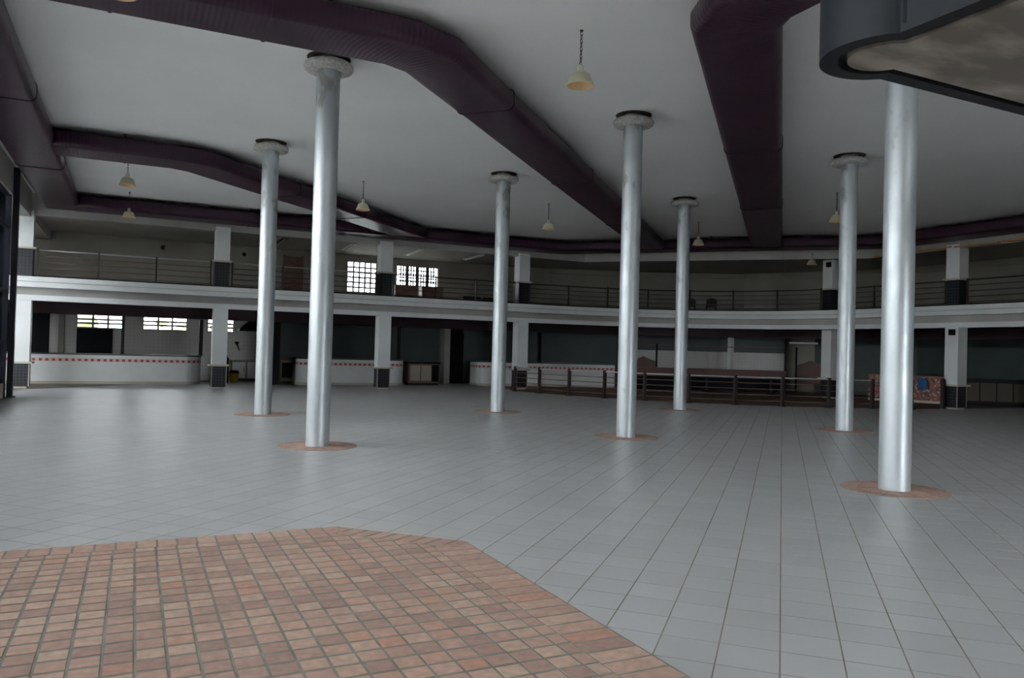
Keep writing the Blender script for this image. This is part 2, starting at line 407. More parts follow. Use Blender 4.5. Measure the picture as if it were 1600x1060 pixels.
for i in range(2):                               # corner wedges
    bricks.append(([(-.463, -6.74 + .09 * i), (-.163, -6.74 + .09 * i), (-.163, -6.66 + .09 * i), (-.40, -6.66 + .09 * i)], False))
scored = []
for p, full in bricks:
    cx = sum(q[0] for q in p) / len(p); cy = sum(q[1] for q in p) / len(p); pr = pixel(cx, cy, 0)
    key = area(p) / pr[2] ** 3 if pr and -20 < pr[0] < 1620 and pr[1] < 1085 else 0
    scored.append((key, p, full, cx, cy))
scored.sort(key=lambda t: -t[0])
bm_ = MB().prism([(-.065, -.061), (.065, -.061), (.065, .061), (-.065, .061)], -.012, 0).mesh('brick', M['brick'])
restb = MB()
for n_, (key, p, full, cx, cy) in enumerate(scored):
    zt = .0105 + random.uniform(-.0006, .0006)
    if n_ < 300 and key > 0:
        if full: put('brick', bm_, patio, (cx, cy, zt))
        else: obj('brick', MB().prism([(a - cx, b - cy) for a, b in p], -.012, 0), M['brick'], patio, (cx, cy, zt))
    else: restb.prism(p, -.004, zt)
o = obj('remaining_bricks', restb, M['brick'], patio); o['kind'] = 'stuff'

# roof and the outer walls
struct('ceiling', bx(-9.4, 28.6, -18.2, 22.7, ROOF, ROOF + .25), M['ceiling'], 'flat white ceiling of the hall above the ducts')
def wall_holes(name, x0, x1, y, t, z0, z1, holes, m, label):
    xs = sorted({x0, x1} | {h[0] for h in holes} | {h[1] for h in holes}); zs = sorted({z0, z1} | {h[2] for h in holes} | {h[3] for h in holes})
    mb = MB()
    for i in range(len(xs) - 1):
        run = None
        for j in range(len(zs) - 1):
            cx, cz = (xs[i] + xs[i + 1]) / 2, (zs[j] + zs[j + 1]) / 2
            solid = not any(h[0] < cx < h[1] and h[2] < cz < h[3] for h in holes)
            if solid: run = run or [zs[j], 0]; run[1] = zs[j + 1]
            if (not solid or j == len(zs) - 2) and run: mb.box(xs[i], xs[i + 1], y, y + t, run[0], run[1]); run = None
    return struct(name, mb, m, label)
YB = 22.3
LW = [(-4.72, -3.07), (-2.37, -.73), (.07, 1.1)]
UWA = (5.86, 7.55, 3.55, 5.46); UWB = (8.16, 10.25, 4.48, 5.44)
wall_holes('wall_back', -9.2, 11.4, YB, .25, 0, ROOF, [(a, b, 2.05, 2.57) for a, b in LW] + [UWA, UWB], M['wall'], 'long back wall behind the counters and the gallery')
BACK = [(11.4, 22.42), (16, 21.8), (21.4, 19.9), (24.9, 17.7), (26.9, 14.3), (28.4, 10.5), (28.4, -18.0)]
struct('wall_right', MB().sweep([(-.12, 0), (.12, 0), (.12, ROOF), (-.12, ROOF)], BACK), M['wall'], 'curving back wall of the far corner and the right side')
struct('wall_left', bx(-9.45, -9.2, 19.1, 22.55, 0, ROOF).box(-9.45, -9.2, 11.3, 19.1, 5.4, ROOF).box(-9.2, -6.2, 11.75, 11.95, 5.4, ROOF), M['wall'], 'left side wall of the far bay behind the glazing')
# tile lining of the kitchens on the ground floor (back wall, grid joints)
wall_holes('wall_tile_lining', -9.2, 3.0, YB - .03, .03, 0, 2.9, [(a, b, 2.05, 2.57) for a, b in LW] + [(-4.7, -3.45, 0, 2.04)], M['walltile'], 'white tiled kitchen wall below the small windows')
struct('wall_dark_panel', bx(-9.1, -5.62, YB - .09, YB - .04, 0, 2.9), M['dark'], 'dark blue panelled wall behind the first square pillar')
struct('trim_4', bx(-5.32, -5.12, YB - .2, YB - .04, 0, 2.9), M['wall'], 'pale pilaster on the tiled kitchen wall')
struct('door_1', bx(-4.68, -3.47, YB - .06, YB - .002, 0, 2.02).box(-4.7, -4.64, YB - .1, YB - .06, 0, 2.03).box(-3.51, -3.45, YB - .1, YB - .06, 0, 2.03), M['dark'], 'dark door under the small window behind the long counter')

def window(name, label, x0, x1, z0, z1, cols, rows, fr=.05, bar=.03, mb_=None, y=YB):
    w = tag(put(name, None), label, None, None, 'structure')
    f = MB().box(x0, x1, y + .06, y + .14, z0, z0 + fr).box(x0, x1, y + .06, y + .14, z1 - fr, z1).box(x0, x0 + fr, y + .06, y + .14, z0 + fr, z1 - fr).box(x1 - fr, x1, y + .06, y + .14, z0 + fr, z1 - fr)
    obj('frame', f, M['wall'], w)
    dx = (x1 - x0 - 2 * fr) / cols; dz = (z1 - z0 - 2 * fr) / rows
    for i in range(1, cols): obj('mullion', bx(x0 + fr + dx * i - bar / 2, x0 + fr + dx * i + bar / 2, y + .08, y + .12, z0 + fr, z1 - fr), mb_ or M['wall'], w)
    for j in range(1, rows): obj('glazing_bar', bx(x0 + fr, x1 - fr, y + .085, y + .115, z0 + fr + dz * j - bar / 2, z0 + fr + dz * j + bar / 2), mb_ or M['wall'], w)
    pm = MB().box(-dx / 2 + bar / 2, dx / 2 - bar / 2, -.003, .003, -dz / 2 + bar / 2, dz / 2 - bar / 2).mesh('pane', M['glass'])
    for i in range(cols):
        for j in range(rows): put('pane', pm, w, (x0 + fr + dx * (i + .5), y + .1, z0 + fr + dz * (j + .5)))
    return w
window('window_1', 'small louvred window above the dark kitchen door', LW[0][0], LW[0][1], 2.05, 2.57, 3, 3, .03, .075)
window('window_2', 'small louvred window in the tiled kitchen wall, middle of three', LW[1][0], LW[1][1], 2.05, 2.57, 3, 3, .03, .075)
window('window_3', 'small louvred window partly behind the second square pillar', LW[2][0], LW[2][1], 2.05, 2.57, 2, 3, .03, .075)
window('window_4', 'tall bright gridded window on the gallery beside the pillar', *UWA, 6, 8, .05, .075, M['bars'])
wb = window('window_5', 'wide bright gallery window of four leaves behind the wooden boxes', *UWB, 4, 1, .05, .17, M['bars'])
for i in range(4):
    dx = (UWB[1] - UWB[0] - .1) / 4; a = UWB[0] + .05 + dx * i + .065; b = UWB[0] + .05 + dx * (i + 1) - .065
    for q in (1, 2): obj('muntin', bx(a + (b - a) * q / 3 - .03, a + (b - a) * q / 3 + .03, YB + .09, YB + .11, UWB[2] + .05, UWB[3] - .05), M['bars'], wb)
    for q in (1, 2, 3, 4): obj('muntin', bx(a, b, YB + .09, YB + .11, UWB[2] + .05 + .172 * q - .03, UWB[2] + .05 + .172 * q + .03), M['bars'], wb)

# glazed walls: left (X = -5.65) and behind the camera (Y = -18)
def glazing(name, label, p0, p1, pitch, zs, m_frame, base):
    w = tag(put(name, None), label, None, None, 'structure')
    a, b = Vector(p0), Vector(p1); Ln = (b - a).length; d = (b - a) / Ln; n = round(Ln / pitch)
    rz = math.atan2(d.y, d.x); w.location = (a.x, a.y, 0); w.rotation_euler = (0, 0, rz); st = Ln / n
    pm = bx(-.06, .06, -.11, .11, 0, zs[-1]).mesh('mullion', m_frame)
    for i in range(n + 1): put('mullion', pm, w, (st * i, 0, 0))
    for z in zs: obj('transom', bx(0, Ln, -.05, .05, z - .045, z + .045), m_frame, w)
    for z0, z1 in zip(zs[:-1], zs[1:]):
        gm = bx(.06, st - .06, -.004, .004, z0 + .045, z1 - .045).mesh('pane', M['glass'])
        for i in range(n): put('pane', gm, w, (st * i, 0, 0))
    obj('sill_wall', bx(0, Ln, -.08, .08, 0, base), M['baseboard'], w)
    return w
glazing('window_6', 'tall glazed wall with dark navy steel frame along the left side', (-5.8, -18), (-5.8, 11.7), 2.12, [.43, 1.45, 2.8, 4.5, 5.35], M['navy'], .39)
struct('wall_front', bx(10.0, 28.3, -18.1, -17.9, 0, ROOF).box(-5.8, 4.4, -18.1, -17.9, 0, ROOF).box(4.4, 10.0, -18.1, -17.9, 4.45, ROOF), M['wall'], 'plain wall beside the entrance glazing behind the camera')
glazing('window_7', 'glazed wall at the entrance end of the hall', (10.0, -18), (4.4, -18), 2.8, [.12, 2.6, 4.4], M['navy'], .08)
glazing('window_8', 'glazed side of the far left bay', (-9.3, 11.4), (-9.3, 19.0), 1.9, [.12, 1.45, 2.8, 4.5, 5.36], M['navy'], .08)
glazing('window_9', 'glazed return of the far left bay', (-9.1, 11.85), (-5.95, 11.85), 1.57, [.12, 1.45, 2.8, 4.5, 5.36], M['navy'], .08)
struct('beam_left', bx(-6.2, -5.7, -18, 16.1, 5.4, ROOF).box(-6.2, -5.7, 16.8, YB, 5.4, ROOF), M['beam'], 'deep concrete edge beam above the glazed left wall')

# ---------------------------------------------------------------- mezzanine
SE = []
for i in range(25):
    a = math.pi / 2 * (1 - i / 24); ca, sa = max(math.cos(a), 0), max(math.sin(a), 0)
    SE.append((12.3 + 10.05 * ca ** (2 / 2.3), 7.5 + 8.7 * sa ** (2 / 2.3)))
EDGE = [(-9.2, 16.2)] + SE + [(22.35, -6.0)]
mez = tag(put('floor_gallery', None), 'white moulded gallery edge running round the hall on square pillars', None, None, 'structure')
obj('upper_band', MB().sweep([(-.1, 3.375), (.3, 3.375), (.3, 3.53), (-.1, 3.53)], EDGE), M['white'], mez)
obj('groove', MB().sweep([(-.06, 3.355), (.3, 3.355), (.3, 3.375), (-.06, 3.375)], EDGE), M['beam'], mez)
obj('middle_band', MB().sweep([(-.1, 3.2), (.3, 3.2), (.3, 3.355), (-.1, 3.355)], EDGE), M['white'], mez)
obj('recessed_band', MB().sweep([(.28, 2.95), (.4, 2.95), (.4, 3.2), (.28, 3.2)], EDGE), M['beam'], mez)
obj('lower_band', MB().sweep([(-.02, 2.78), (.4, 2.78), (.4, 2.95), (-.02, 2.95)], EDGE), M['white'], mez)
obj('kerb', MB().sweep([(.5, 3.46), (.62, 3.46), (.62, 3.62), (.5, 3.62)], EDGE), M['black'], mez)
FR = resample([(-9.2, 16.5)] + [(x + .2, y + .2) for x, y in SE] + [(22.6, -6.0)], 60)
BK = resample([(-9.2, 22.3), (11.4, 22.3), (16, 21.6), (21.4, 19.7), (24.7, 17.5), (26.7, 14.2), (28.2, 10.4), (28.2, -6.0)], 60)
obj('slab', MB().loft(FR, BK, 2.92, 3.46), M['beam'], mez)
# edge beam under the roof and the lower gallery ceiling behind it
EB = [(-9.2, 16.5), (14.75, 16.5), (22.75, 8.4), (22.75, -6.0)]
struct('beam_gallery', MB().sweep([(-.14, 5.5), (.14, 5.5), (.14, ROOF), (-.14, ROOF)], EB), M['beam'], 'pale beam above the gallery railing behind the dark ring duct')
EBs = resample([(-9.2, 16.6), (14.8, 16.6), (22.85, 8.45), (22.85, -6.0)], 60)
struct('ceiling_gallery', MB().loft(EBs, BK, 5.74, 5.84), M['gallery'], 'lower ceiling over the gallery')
struct('trim_1', MB().sweep([(.14, 5.5), (.26, 5.5), (.26, 5.74), (.14, 5.74)], list(reversed(BACK[1:]))), M['wall'], 'curved pale cornice at the top of the far gallery wall')

# square pillars
pil = [((-G, 16.45), 'square white pillar beside the glazed left wall'), ((0, 16.45), 'square white pillar in front of the open kitchen, second from the glazed wall'),
       ((G, 16.45), 'square white pillar standing before the middle red-check counter'), ((2 * G, 16.45), 'square white pillar where the curved floor railing begins'),
       ((22.85, 10.4), 'square white pillar under the bend of the gallery, behind the railing'), ((22.62, 4.85), 'square white pillar where the railing ends, beside the orange mosaic counter')]
for (x, y), lab in pil:
    p = tag(put('pillar', None, None, (x, y, 0)), lab, 'pillar', 'square gallery pillars', 'structure')
    h = .24
    obj('lower_shaft', bx(-h, h, -h, h, .84, 2.92), M['white'], p)
    obj('plinth_cap', bx(-h - .09, h + .09, -h - .09, h + .09, .78, .84), M['baseboard'], p)
    obj('tiled_plinth', bx(-h + .0, h - .0, -h, h, .06, .78), M['plinth'], p)
    for sx in (-1, 1): obj('corner_strip', bx(sx * h - .012, sx * h + .012, -h - .006, -h + .012, .06, .78), M['baseboard'], p)
    obj('foot', bx(-h + .05, h - .05, -h + .03, h - .03, -.004, .06), M['baseboard'], p)
    obj('upper_shaft', bx(-h, h, -h, h, 4.46, 5.62), M['white'], p)
    obj('upper_cap', bx(-h - .08, h + .08, -h - .08, h + .08, 4.40, 4.46), M['baseboard'], p)
    obj('upper_plinth', bx(-h, h, -h, h, 3.47, 4.40), M['plinth'], p)

# steel post at the end of the glazing
tag(obj('steel_post', bx(-5.685, -5.545, 11.9, 12.05, 0, 6.12).box(-5.69, -5.5, 11.85, 12.1, 0, .03), M['navy']), 'dark navy steel post at the far end of the glazed wall', 'post')

# ---------------------------------------------------------------- silver columns
COLS = [((0, 0), 'tall silver round column just right of another one, brick ring at foot, near a duct bend'),
        ((0, G), 'silver round column leftmost in the hall, standing behind the taller near one'),
        ((G, 0), 'silver round column in the middle of the hall with the long duct behind it'),
        ((G, G), 'thin far silver column standing alone left of the middle of the hall'),
        ((2 * G, G), 'thinnest far silver column in front of the dark corner railing'),
        ((2 * G, 0), 'silver round column on the right, close behind the thickest one'),
        ((G, -G), 'thickest nearest silver column, its top hidden by the concrete landing')]
shaft = MB().lathe([(.184, 0), (.184, ROOF)], 48).mesh('shaft', M['silver'])
capm = MB().lathe([(.184, 5.985), (.30, 5.985), (.37, 6.0), (.395, 6.04), (.388, 6.08), (.35, 6.115), (.24, 6.12), (.184, 6.12)], 48).mesh('capital', M['capital'])
ringm = MB().lathe([(.17, -.006), (.62, -.006), (.62, .003), (.17, .003)], 48, closed=True, smooth=False).mesh('mortar_ring', M['mortar'])
ceilm = MB().lathe([(.184, ROOF), (.184, ROOF - .006), (.27, ROOF - .005), (.335, ROOF - .002), (.345, ROOF)], 40, smooth=False).mesh('ceiling_ring', M['ceilring'])  # flat dark brown ring on the ceiling round each column head
def wedge(r0, r1, n, g):
    a0 = g / r0 / 2; a1 = math.pi * 2 / n - g / r0 / 2; b1 = math.pi * 2 / n - g / r1 / 2; b0 = g / r1 / 2; am = math.pi / n
    return MB().prism([(r0 * math.cos(a0), r0 * math.sin(a0)), (r1 * math.cos(b0), r1 * math.sin(b0)), (r1 * math.cos(am), r1 * math.sin(am)), (r1 * math.cos(b1), r1 * math.sin(b1)), (r0 * math.cos(a1), r0 * math.sin(a1))], 0, .007).mesh('brick', M['brick'])
wd1 = wedge(.2, .405, 14, .012); wd2 = wedge(.415, .612, 22, .012)
for i, ((x, y), lab) in enumerate(COLS):
    c = tag(put('silver_column', None, None, (x, y, 0)), lab, 'column', 'silver columns of the hall')
    put('shaft', shaft, c); put('ceiling_ring', ceilm, c); put('capital', capm, c, (0, 0, 0), random.uniform(0, 6)); pass
    rg = put('mortar_ring', ringm, c); ph = random.uniform(0, 1)
    for q in range(14): put('brick', wd1, rg, (0, 0, 0), ph + q * 2 * math.pi / 14)
    for q in range(22): put('brick', wd2, rg, (0, 0, 0), ph + q * 2 * math.pi / 22)

# ---------------------------------------------------------------- ducts
def duct(label, path, w, zb, flanges=(), group='maroon ceiling ducts'):
    P = [Vector(p) for p in path]; pts = [P[0]]           # mitred bends softened into two steps
    for i in range(1, len(P) - 1):
        a = (P[i - 1] - P[i]).normalized(); b = (P[i + 1] - P[i]).normalized(); pts += [P[i] + a * .32, P[i] + b * .32]
    pts.append(P[-1])
    full = []
    for i in range(len(pts) - 1):
        n = max(1, int((pts[i + 1] - pts[i]).length / 1.2))
        full += [pts[i].lerp(pts[i + 1], k / n) for k in range(n)]
    full.append(pts[-1])
    h = w / 2; zt = ROOF - .11; rb = .12
    prof = [(-h, zt - rb)] + [(-h + rb - rb * math.cos(a), zb + rb - rb * math.sin(a)) for a in [math.radians(k * 15) for k in range(7)]]
    prof += [(h - rb + rb * math.sin(a), zb + rb - rb * math.cos(a)) for a in [math.radians(k * 15) for k in range(7)]]
    prof += [(h - rb + rb * math.cos(a), zt - rb + rb * math.sin(a)) for a in [math.radians(k * 18) for k in range(6)]]
    prof += [(-h + rb - rb * math.sin(a), zt - rb + rb * math.cos(a)) for a in [math.radians(k * 18) for k in range(5)]]
    d = thing('ceiling_duct', label, 'duct', (P[0].x, P[0].y, ROOF), 0, group)
    loc = [(p.x - P[0].x, p.y - P[0].y) for p in full]
    obj('casing', MB().sweep([(o_, z - ROOF) for o_, z in prof], loc, smooth=True), M['duct'], d)
    for a, f in flanges:                                  # standing seams round the casing
        p0, p1 = P[a], P[a + 1]; c = p0.lerp(p1, f); dr = (p1 - p0).normalized()
        seg = [(c.x - dr.x * .02 - P[0].x, c.y - dr.y * .02 - P[0].y), (c.x + dr.x * .02 - P[0].x, c.y + dr.y * .02 - P[0].y)]
        cx_, cz_ = 0, (zb + zt) / 2
        pr = [(o_ * (1 + .012 / h), cz_ + (z - cz_) * (1 + .024 / (zt - zb)) - ROOF) for o_, z in prof]
        obj('seam', MB().sweep(pr, seg), M['duct'], d)
        for sd in (-1, 1):
            q = Vector((-dr.y, dr.x)) * sd * (h - .2); hx, hy = c.x + q.x - P[0].x, c.y + q.y - P[0].y
            obj('hanger', bx(hx - .012, hx + .012, hy - .012, hy + .012, zt - ROOF - .02, 0), M['black'], d)
    return d
duct('maroon ribbed duct running along the glazed left wall', [(-4.86, -17.6), (-4.86, 16.2)], 1.04, 5.72, [(0, .45), (0, .62), (0, .8)])
duct('long maroon ribbed duct bending at the top of the picture towards the far corner', [(-4.4, -1.93), (.9, -1.93), (15.75, 12.92)], 1.06, 5.72, [(0, .25), (0, .6), (1, .12), (1, .4), (1, .7)])
duct('short maroon duct branching from the left wall duct past the hanging lamps', [(-4.4, 7.26), (-1.6, 7.26), (6.85, 15.71)], 1.14, 5.72, [(0, .5), (1, .3), (1, .6)])
duct('maroon duct beside the concrete landing, running straight to the far railing', [(3.88, -17.6), (3.88, -5.05), (19.0, 10.07)], 1.12, 5.72, [(0, .9), (1, .3), (1, .6)])
duct('dark maroon ring duct following the gallery edge round the hall', [(-4.5, 15.68), (13.12, 15.68), (21.75, 7.05), (21.75, -6)], 1.12, 5.7, [(0, .3), (0, .6), (1, .5)])

# ---------------------------------------------------------------- pendant lamps
def lamp_parts(t, drop):
    ch = MB(); n = int((drop) / .05)
    for i in range(n):
        z = -.02 - (i + .5) * drop / n; a = (i % 2) * math.pi / 2
        pts = [(math.cos(a) * .017 * math.cos(b), math.sin(a) * .017 * math.cos(b), z + .032 * math.sin(b)) for b in [k * math.pi / 4 for k in range(9)]]
        ch.tube(pts, .0065, 5)
    c_ = obj('chain', ch, M['cord'], t); c_['kind'] = 'stuff'
    obj('ceiling_hook', MB().lathe([(.0, -.0), (.028, 0), (.026, -.012), (.01, -.03), (0, -.03)], 16), M['cord'], t)
    z = -drop - .02
    obj('neck', MB().lathe([(0, z + .01), (.04, z), (.05, z - .1), (.052, z - .12), (0, z - .12)], 24), M['cream'], t)
    z -= .11
    s_ = obj('shade', MB().lathe([(.05, z), (.05, z), (.108, z - .004), (.108, z - .004), (.13, z - .02), (.14, z - .045), (.14, z - .045), (.19, z - .172), (.194, z - .182), (.188, z - .182)], 40), M['cream'], t)
    obj('lining', MB().lathe([(.187, z - .181), (.135, z - .047), (.125, z - .024), (.1, z - .01), (0, z - .009)], 40), M['lining'], s_)
    obj('bulb_socket', MB().lathe([(0, z - .02), (.03, z - .02), (.03, z - .07), (0, z - .075)], 16), M['white'], t)
LAMPS = [((2.94, -2.94), 'cream pendant lamp hanging on a chain near the middle column, the nearest complete one'),
         ((-2.94, -2.94), 'cream pendant lamp cut by the top edge of the picture before the bent duct'),
         ((2.94, 8.81), 'cream pendant lamp hanging in front of the joint of the branch duct'),
         ((8.81, 8.81), 'cream pendant lamp between the far thin column and the long duct'),
         ((14.68, 8.81), 'cream pendant lamp just right of the thinnest far column'),
         ((14.68, 2.94), 'cream pendant lamp half hidden by the column behind the thickest one'),
         ((-2.94, 8.81), 'cream pendant lamp below the branch duct at the left'),
         ((-2.94, 14.4), 'cream pendant lamp before the ring duct at the left, lower of the two')]
for (x, y), lab in LAMPS:
    t = thing('pendant_lamp', lab, 'lamp', (x, y, ROOF), 0, 'pendant lamps'); lamp_parts(t, .49)
t = thing('pendant_lamp', 'small dark pendant lamp hanging before the pillar at the gallery bend', 'lamp', (20.45, 9.2, 5.6), 0, 'pendant lamps'); lamp_parts(t, .12)

# ---------------------------------------------------------------- concrete landing overhead at the right
land = tag(put('concrete_landing', None, None, (0, 0, 0)), 'raw concrete landing with slate blue steel edge jutting overhead at the right', 'landing')
def outline(off):
    r_ = .25 - off; cx, cy = -.02, -10.38
    x0, y0 = -.185 + off, -10.205 - off
    aE = math.degrees(math.asin((y0 - cy) / r_)); aS = 360 - math.degrees(math.acos((x0 - cx) / r_))
    return [(9, y0)] + arc(cx, cy, r_, aE, aS, 48) + [(x0, -15.5)]
OUT, INN, CON = outline(0), outline(.07), outline(.105)
obj('slab', MB().prism([(9, -15.5)] + CON, 2.80, 3.3), M['concrete'], land)
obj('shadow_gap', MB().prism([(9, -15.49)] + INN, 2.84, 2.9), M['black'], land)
rim = MB()
for i in range(len(OUT) - 1):
    a, b, c, d = OUT[i], OUT[i + 1], INN[i + 1], INN[i]
    rim.quadbox([(a[0], a[1], 2.8), (b[0], b[1], 2.8), (c[0], c[1], 2.8), (d[0], d[1], 2.8), (a[0], a[1], 3.75), (b[0], b[1], 3.75), (c[0], c[1], 3.75), (d[0], d[1], 3.75)])
obj('steel_edge', rim, M['slate'], land)
obj('edge_seam', bx(-.1865, -.18, -10.592, -10.578, 2.83, 3.75), M['dark'], land)
for (x, y) in ((5.5, -14.9),):
    obj('support_post', MB().lathe([(.15, 0), (.15, 2.9)], 24, x, y), M['slate'], land)

# ---------------------------------------------------------------- railings
def railing(label, path, z0, h, npost, nbars, group, m_top, m_bar, m_post, pr=.05):
    t = thing('railing', label, 'railing', (path[0][0], path[0][1], z0), 0, group)
    o0 = Vector(path[0]); P = [(Vector(p) - o0) for p in path]
    fine = resample([(p.x, p.y) for p in P], max(2, len(P) * 2))
    obj('top_rail', MB().tube([(x, y, h) for x, y in fine], .026, 8), m_top, t)
    for i in range(nbars): obj('bar', MB().tube([(x, y, h - .19 * (i + 1)) for x, y in fine], .014, 6), m_bar, t)
    pts = resample([(p.x, p.y) for p in P], npost - 1)
    pm = bx(-pr / 2, pr / 2, -pr / 2, pr / 2, 0, h + .05).box(-pr, pr, -pr, pr, 0, .015).mesh('post', m_post)
    for x, y in pts: put('post', pm, t, (x, y, 0))
    return t
ry = 16.42
gg = 'gallery railings between pillars'
railing('gallery railing between the glazed wall and the first pillar', [(-9, ry), (-G - .35, ry)], 3.47, .93, 3, 4, gg, M['steelrail'], M['brownrail'], M['darkpost'])
railing('gallery railing between the first and second pillars at the left', [(-G + .35, ry), (-.35, ry)], 3.47, .93, 4, 4, gg, M['steelrail'], M['brownrail'], M['darkpost'])
railing('gallery railing behind the two left silver columns', [(.35, ry), (G - .35, ry)], 3.47, .93, 4, 4, gg, M['steelrail'], M['darkpost'], M['darkpost'])
railing('gallery railing in front of the bright windows and wooden boxes', [(G + .35, ry), (2 * G - .35, ry)], 3.47, .93, 4, 4, gg, M['darkpost'], M['darkpost'], M['darkpost'])
CURVE = [(2 * G + .35, ry)] + [(x + .16, y + .16) for x, y in SE if 12.6 < x and y > 10.1]
railing('curved gallery railing round the far corner', CURVE, 3.47, .93, 8, 4, gg, M['darkpost'], M['darkpost'], M['darkpost'])
railing('gallery railing at the right between the last two pillars', [(22.6, 9.6), (22.6, 5.25)], 3.47, .93, 4, 4, gg, M['darkpost'], M['darkpost'], M['darkpost'])
railing('gallery railing at the right edge beyond the last pillar', [(22.58, 4.45), (22.58, -5.5)], 3.47, .93, 6, 4, gg, M['darkpost'], M['darkpost'], M['darkpost'])
A0 = arc(22.6, 16.7, 11.85, 188, 260.5, 24)
railing('curved floor railing of dark posts and brown bars before the far corner', A0, 0, .93, 11, 4, None, M['steelrail'], M['brownrail'], M['darkpost'], .1)
tag(obj('railing_post', bx(-.06, .06, -.06, .06, 0, .98).box(-.1, .1, -.1, .1, 0, .02).box(-.045, .045, -.045, .045, .98, 1.03), M['darkpost'], None, (22.2, 5.0, 0)), 'single dark railing post left standing beside the last square pillar', 'post')
# red-brown floor behind the railing
struct('floor_corner', MB().prism(arc(22.6, 16.7, 11.7, 186, 270, 30) + [(28.2, 5.0), (28.2, 9), (26, 14), (21, 19), (12.0, 18.6)], -.02, .006), M['farbrick'], 'red-brown brick floor behind the curved railing')

# ---------------------------------------------------------------- counters on the ground floor
def counter(label, path, m_body, m_top, h=1.04, check=True, group=None, th_=.14, side=1):
    t = thing('counter', label, 'counter', (path[0][0], path[0][1], 0), 0, group)
    P = [(x - path[0][0], y - path[0][1]) for x, y in path]
    obj('front', MB().sweep([(0, .1), (th_, .1), (th_, h), (0, h)], P), m_body, t)
    obj('base', MB().sweep([(-.012, 0), (th_, 0), (th_, .1), (-.012, .1)], P), M['baseboard'], t)
    obj('worktop', MB().sweep([(-.03, h), (.6, h), (.6, h + .045), (-.03, h + .045)], P), m_top, t)
    if check: obj('check_strip', MB().sweep([(-.006, .8), (.01, .8), (.01, .91), (-.006, .91)], P), M['check'], t)
    return t
cg = 'white counters with red checks'
counter('long white counter with red check strip at the left under the gallery', [(-9.1, 19.1), (-.95, 19.1)] + arc(-.95, 19.7, .6, -80, 0, 6), M['white'], M['worktop'], group=cg)
counter('white counter with red checks and rounded ends behind the third pillar', [(3.2, 20.3)] + arc(3.7, 19.6, .5, 180, 270, 6) + [(7.2, 19.1)] + arc(7.2, 19.6, .5, -75, 0, 5), M['white'], M['worktop'], group=cg)
counter('white counter with red checks behind the curved floor railing', [(11.1, 20.2)] + arc(11.6, 19.6, .5, 180, 265, 6) + [(14.2, 18.75), (17.3, 17.75)], M['white'], M['worktop'], group=cg)
# shutter boxes and guides
struct('trim_2', MB().sweep([(-.1, 2.47), (.25, 2.47), (.25, 2.92), (-.1, 2.92)], [(-9.1, 19.1), (11.4, 19.1), (17.4, 17.75), (23.3, 14.6), (25.0, 10.5), (25.0, -5.8)]), M['maroon'], 'dark maroon shutter box running under the gallery')
gl_ = 'dark shutter guide posts'
for x, y, w, lab in ((-3.05, 19.16, .1, 'thin dark shutter post standing on the long left counter'), (-.36, 19.75, .14, 'dark shutter post at the rounded end of the long left counter'),
                  (7.42, 19.25, .12, 'dark shutter post at the end of the middle counter'), (14.0, 18.95, .14, 'dark shutter post on the counter behind the curved railing')):
    tag(obj('shutter_post', bx(x - w / 2, x + w / 2, y, y + .1, 1.09, 2.47).box(x - w * .8, x + w * .8, y - .01, y + .11, 1.09, 1.11), M['black']), lab, 'post', gl_)
tag(obj('lock_box', bx(-.42, -.3, 19.65, 19.7495, 1.55, 1.8).box(-.41, -.31, 19.64, 19.65, 1.57, 1.78), M['black']), 'small black lock box on the shutter post beside the second pillar', 'box')
tag(obj('divider_post', bx(2.18, 2.5, 19.1, 19.4, 0, 2.92).box(2.12, 2.18, 19.08, 19.4, 0, 2.47), M['dark']), 'dark divider post between the open kitchen and the green stall', 'post')
# partitions and the green back walls
struct('wall_stall', MB().wallseg((2.4, 21.2), (9.95, 21.2), .1, 0, 2.92).wallseg((2.34, 19.5), (2.34, 22.2), .1, 0, 2.92), M['teal'], 'dark green stall wall behind the middle counter')
struct('wall_stall_jamb', bx(9.98, 10.26, 20.6, 21.14, 0, 2.92), M['beam'], 'pale wall end beside the dark doorway')
struct('door_2', bx(10.28, 11.1, 21.15, 21.22, 0, 2.92).box(10.28, 10.36, 21.05, 21.15, 0, 2.3).box(11.02, 11.1, 21.05, 21.15, 0, 2.3).box(10.36, 11.02, 21.05, 21.15, 2.22, 2.3), M['dark'], 'dark doorway between the pale jamb and the white counter')
struct('wall_stall_far', MB().wallseg((11.1, 21.2), (14.2, 20.9), .1, 0, 2.92).wallseg((14.2, 20.9), (18.4, 19.2), .1, 0, 2.92), M['teal'], 'dark green wall behind the railed corner counter')
far = MB().sweep([(-.06, 0), (.06, 0), (.06, .9), (-.06, .9)], [(18.4, 19.4), (22.6, 17.5), (25.4, 15.4)])
far.sweep([(-.06, 1.8), (.06, 1.8), (.06, 2.92), (-.06, 2.92)], [(18.4, 19.4), (22.6, 17.5), (25.4, 15.4)])
struct('wall_serving', far, M['teal'], 'dark green wall around the wide serving hatch in the far corner')
struct('wall_hatch_tile', MB().sweep([(.08, .85), (.12, .85), (.12, 1.85), (.08, 1.85)], [(18.4, 19.4), (22.6, 17.5), (25.4, 15.4)]), M['walltile'], 'pale tiled wall seen through the serving hatch')
struct('trim_3', MB().sweep([(-.09, 2.05), (-.06, 2.05), (-.06, 2.09), (-.09, 2.09)], [(18.4, 19.4), (22.6, 17.5), (25.4, 15.4)]), M['wood'], 'thin brown rail on the green wall above the hatch')
struct('wall_right_lining', MB().sweep([(.13, 0), (.17, 0), (.17, 2.9), (.13, 2.9)], list(reversed([(26.0, 16.3), (26.9, 14.3), (28.4, 10.5), (28.4, -5.8)]))), M['teal'], 'dark green lining of the right wall below the gallery')

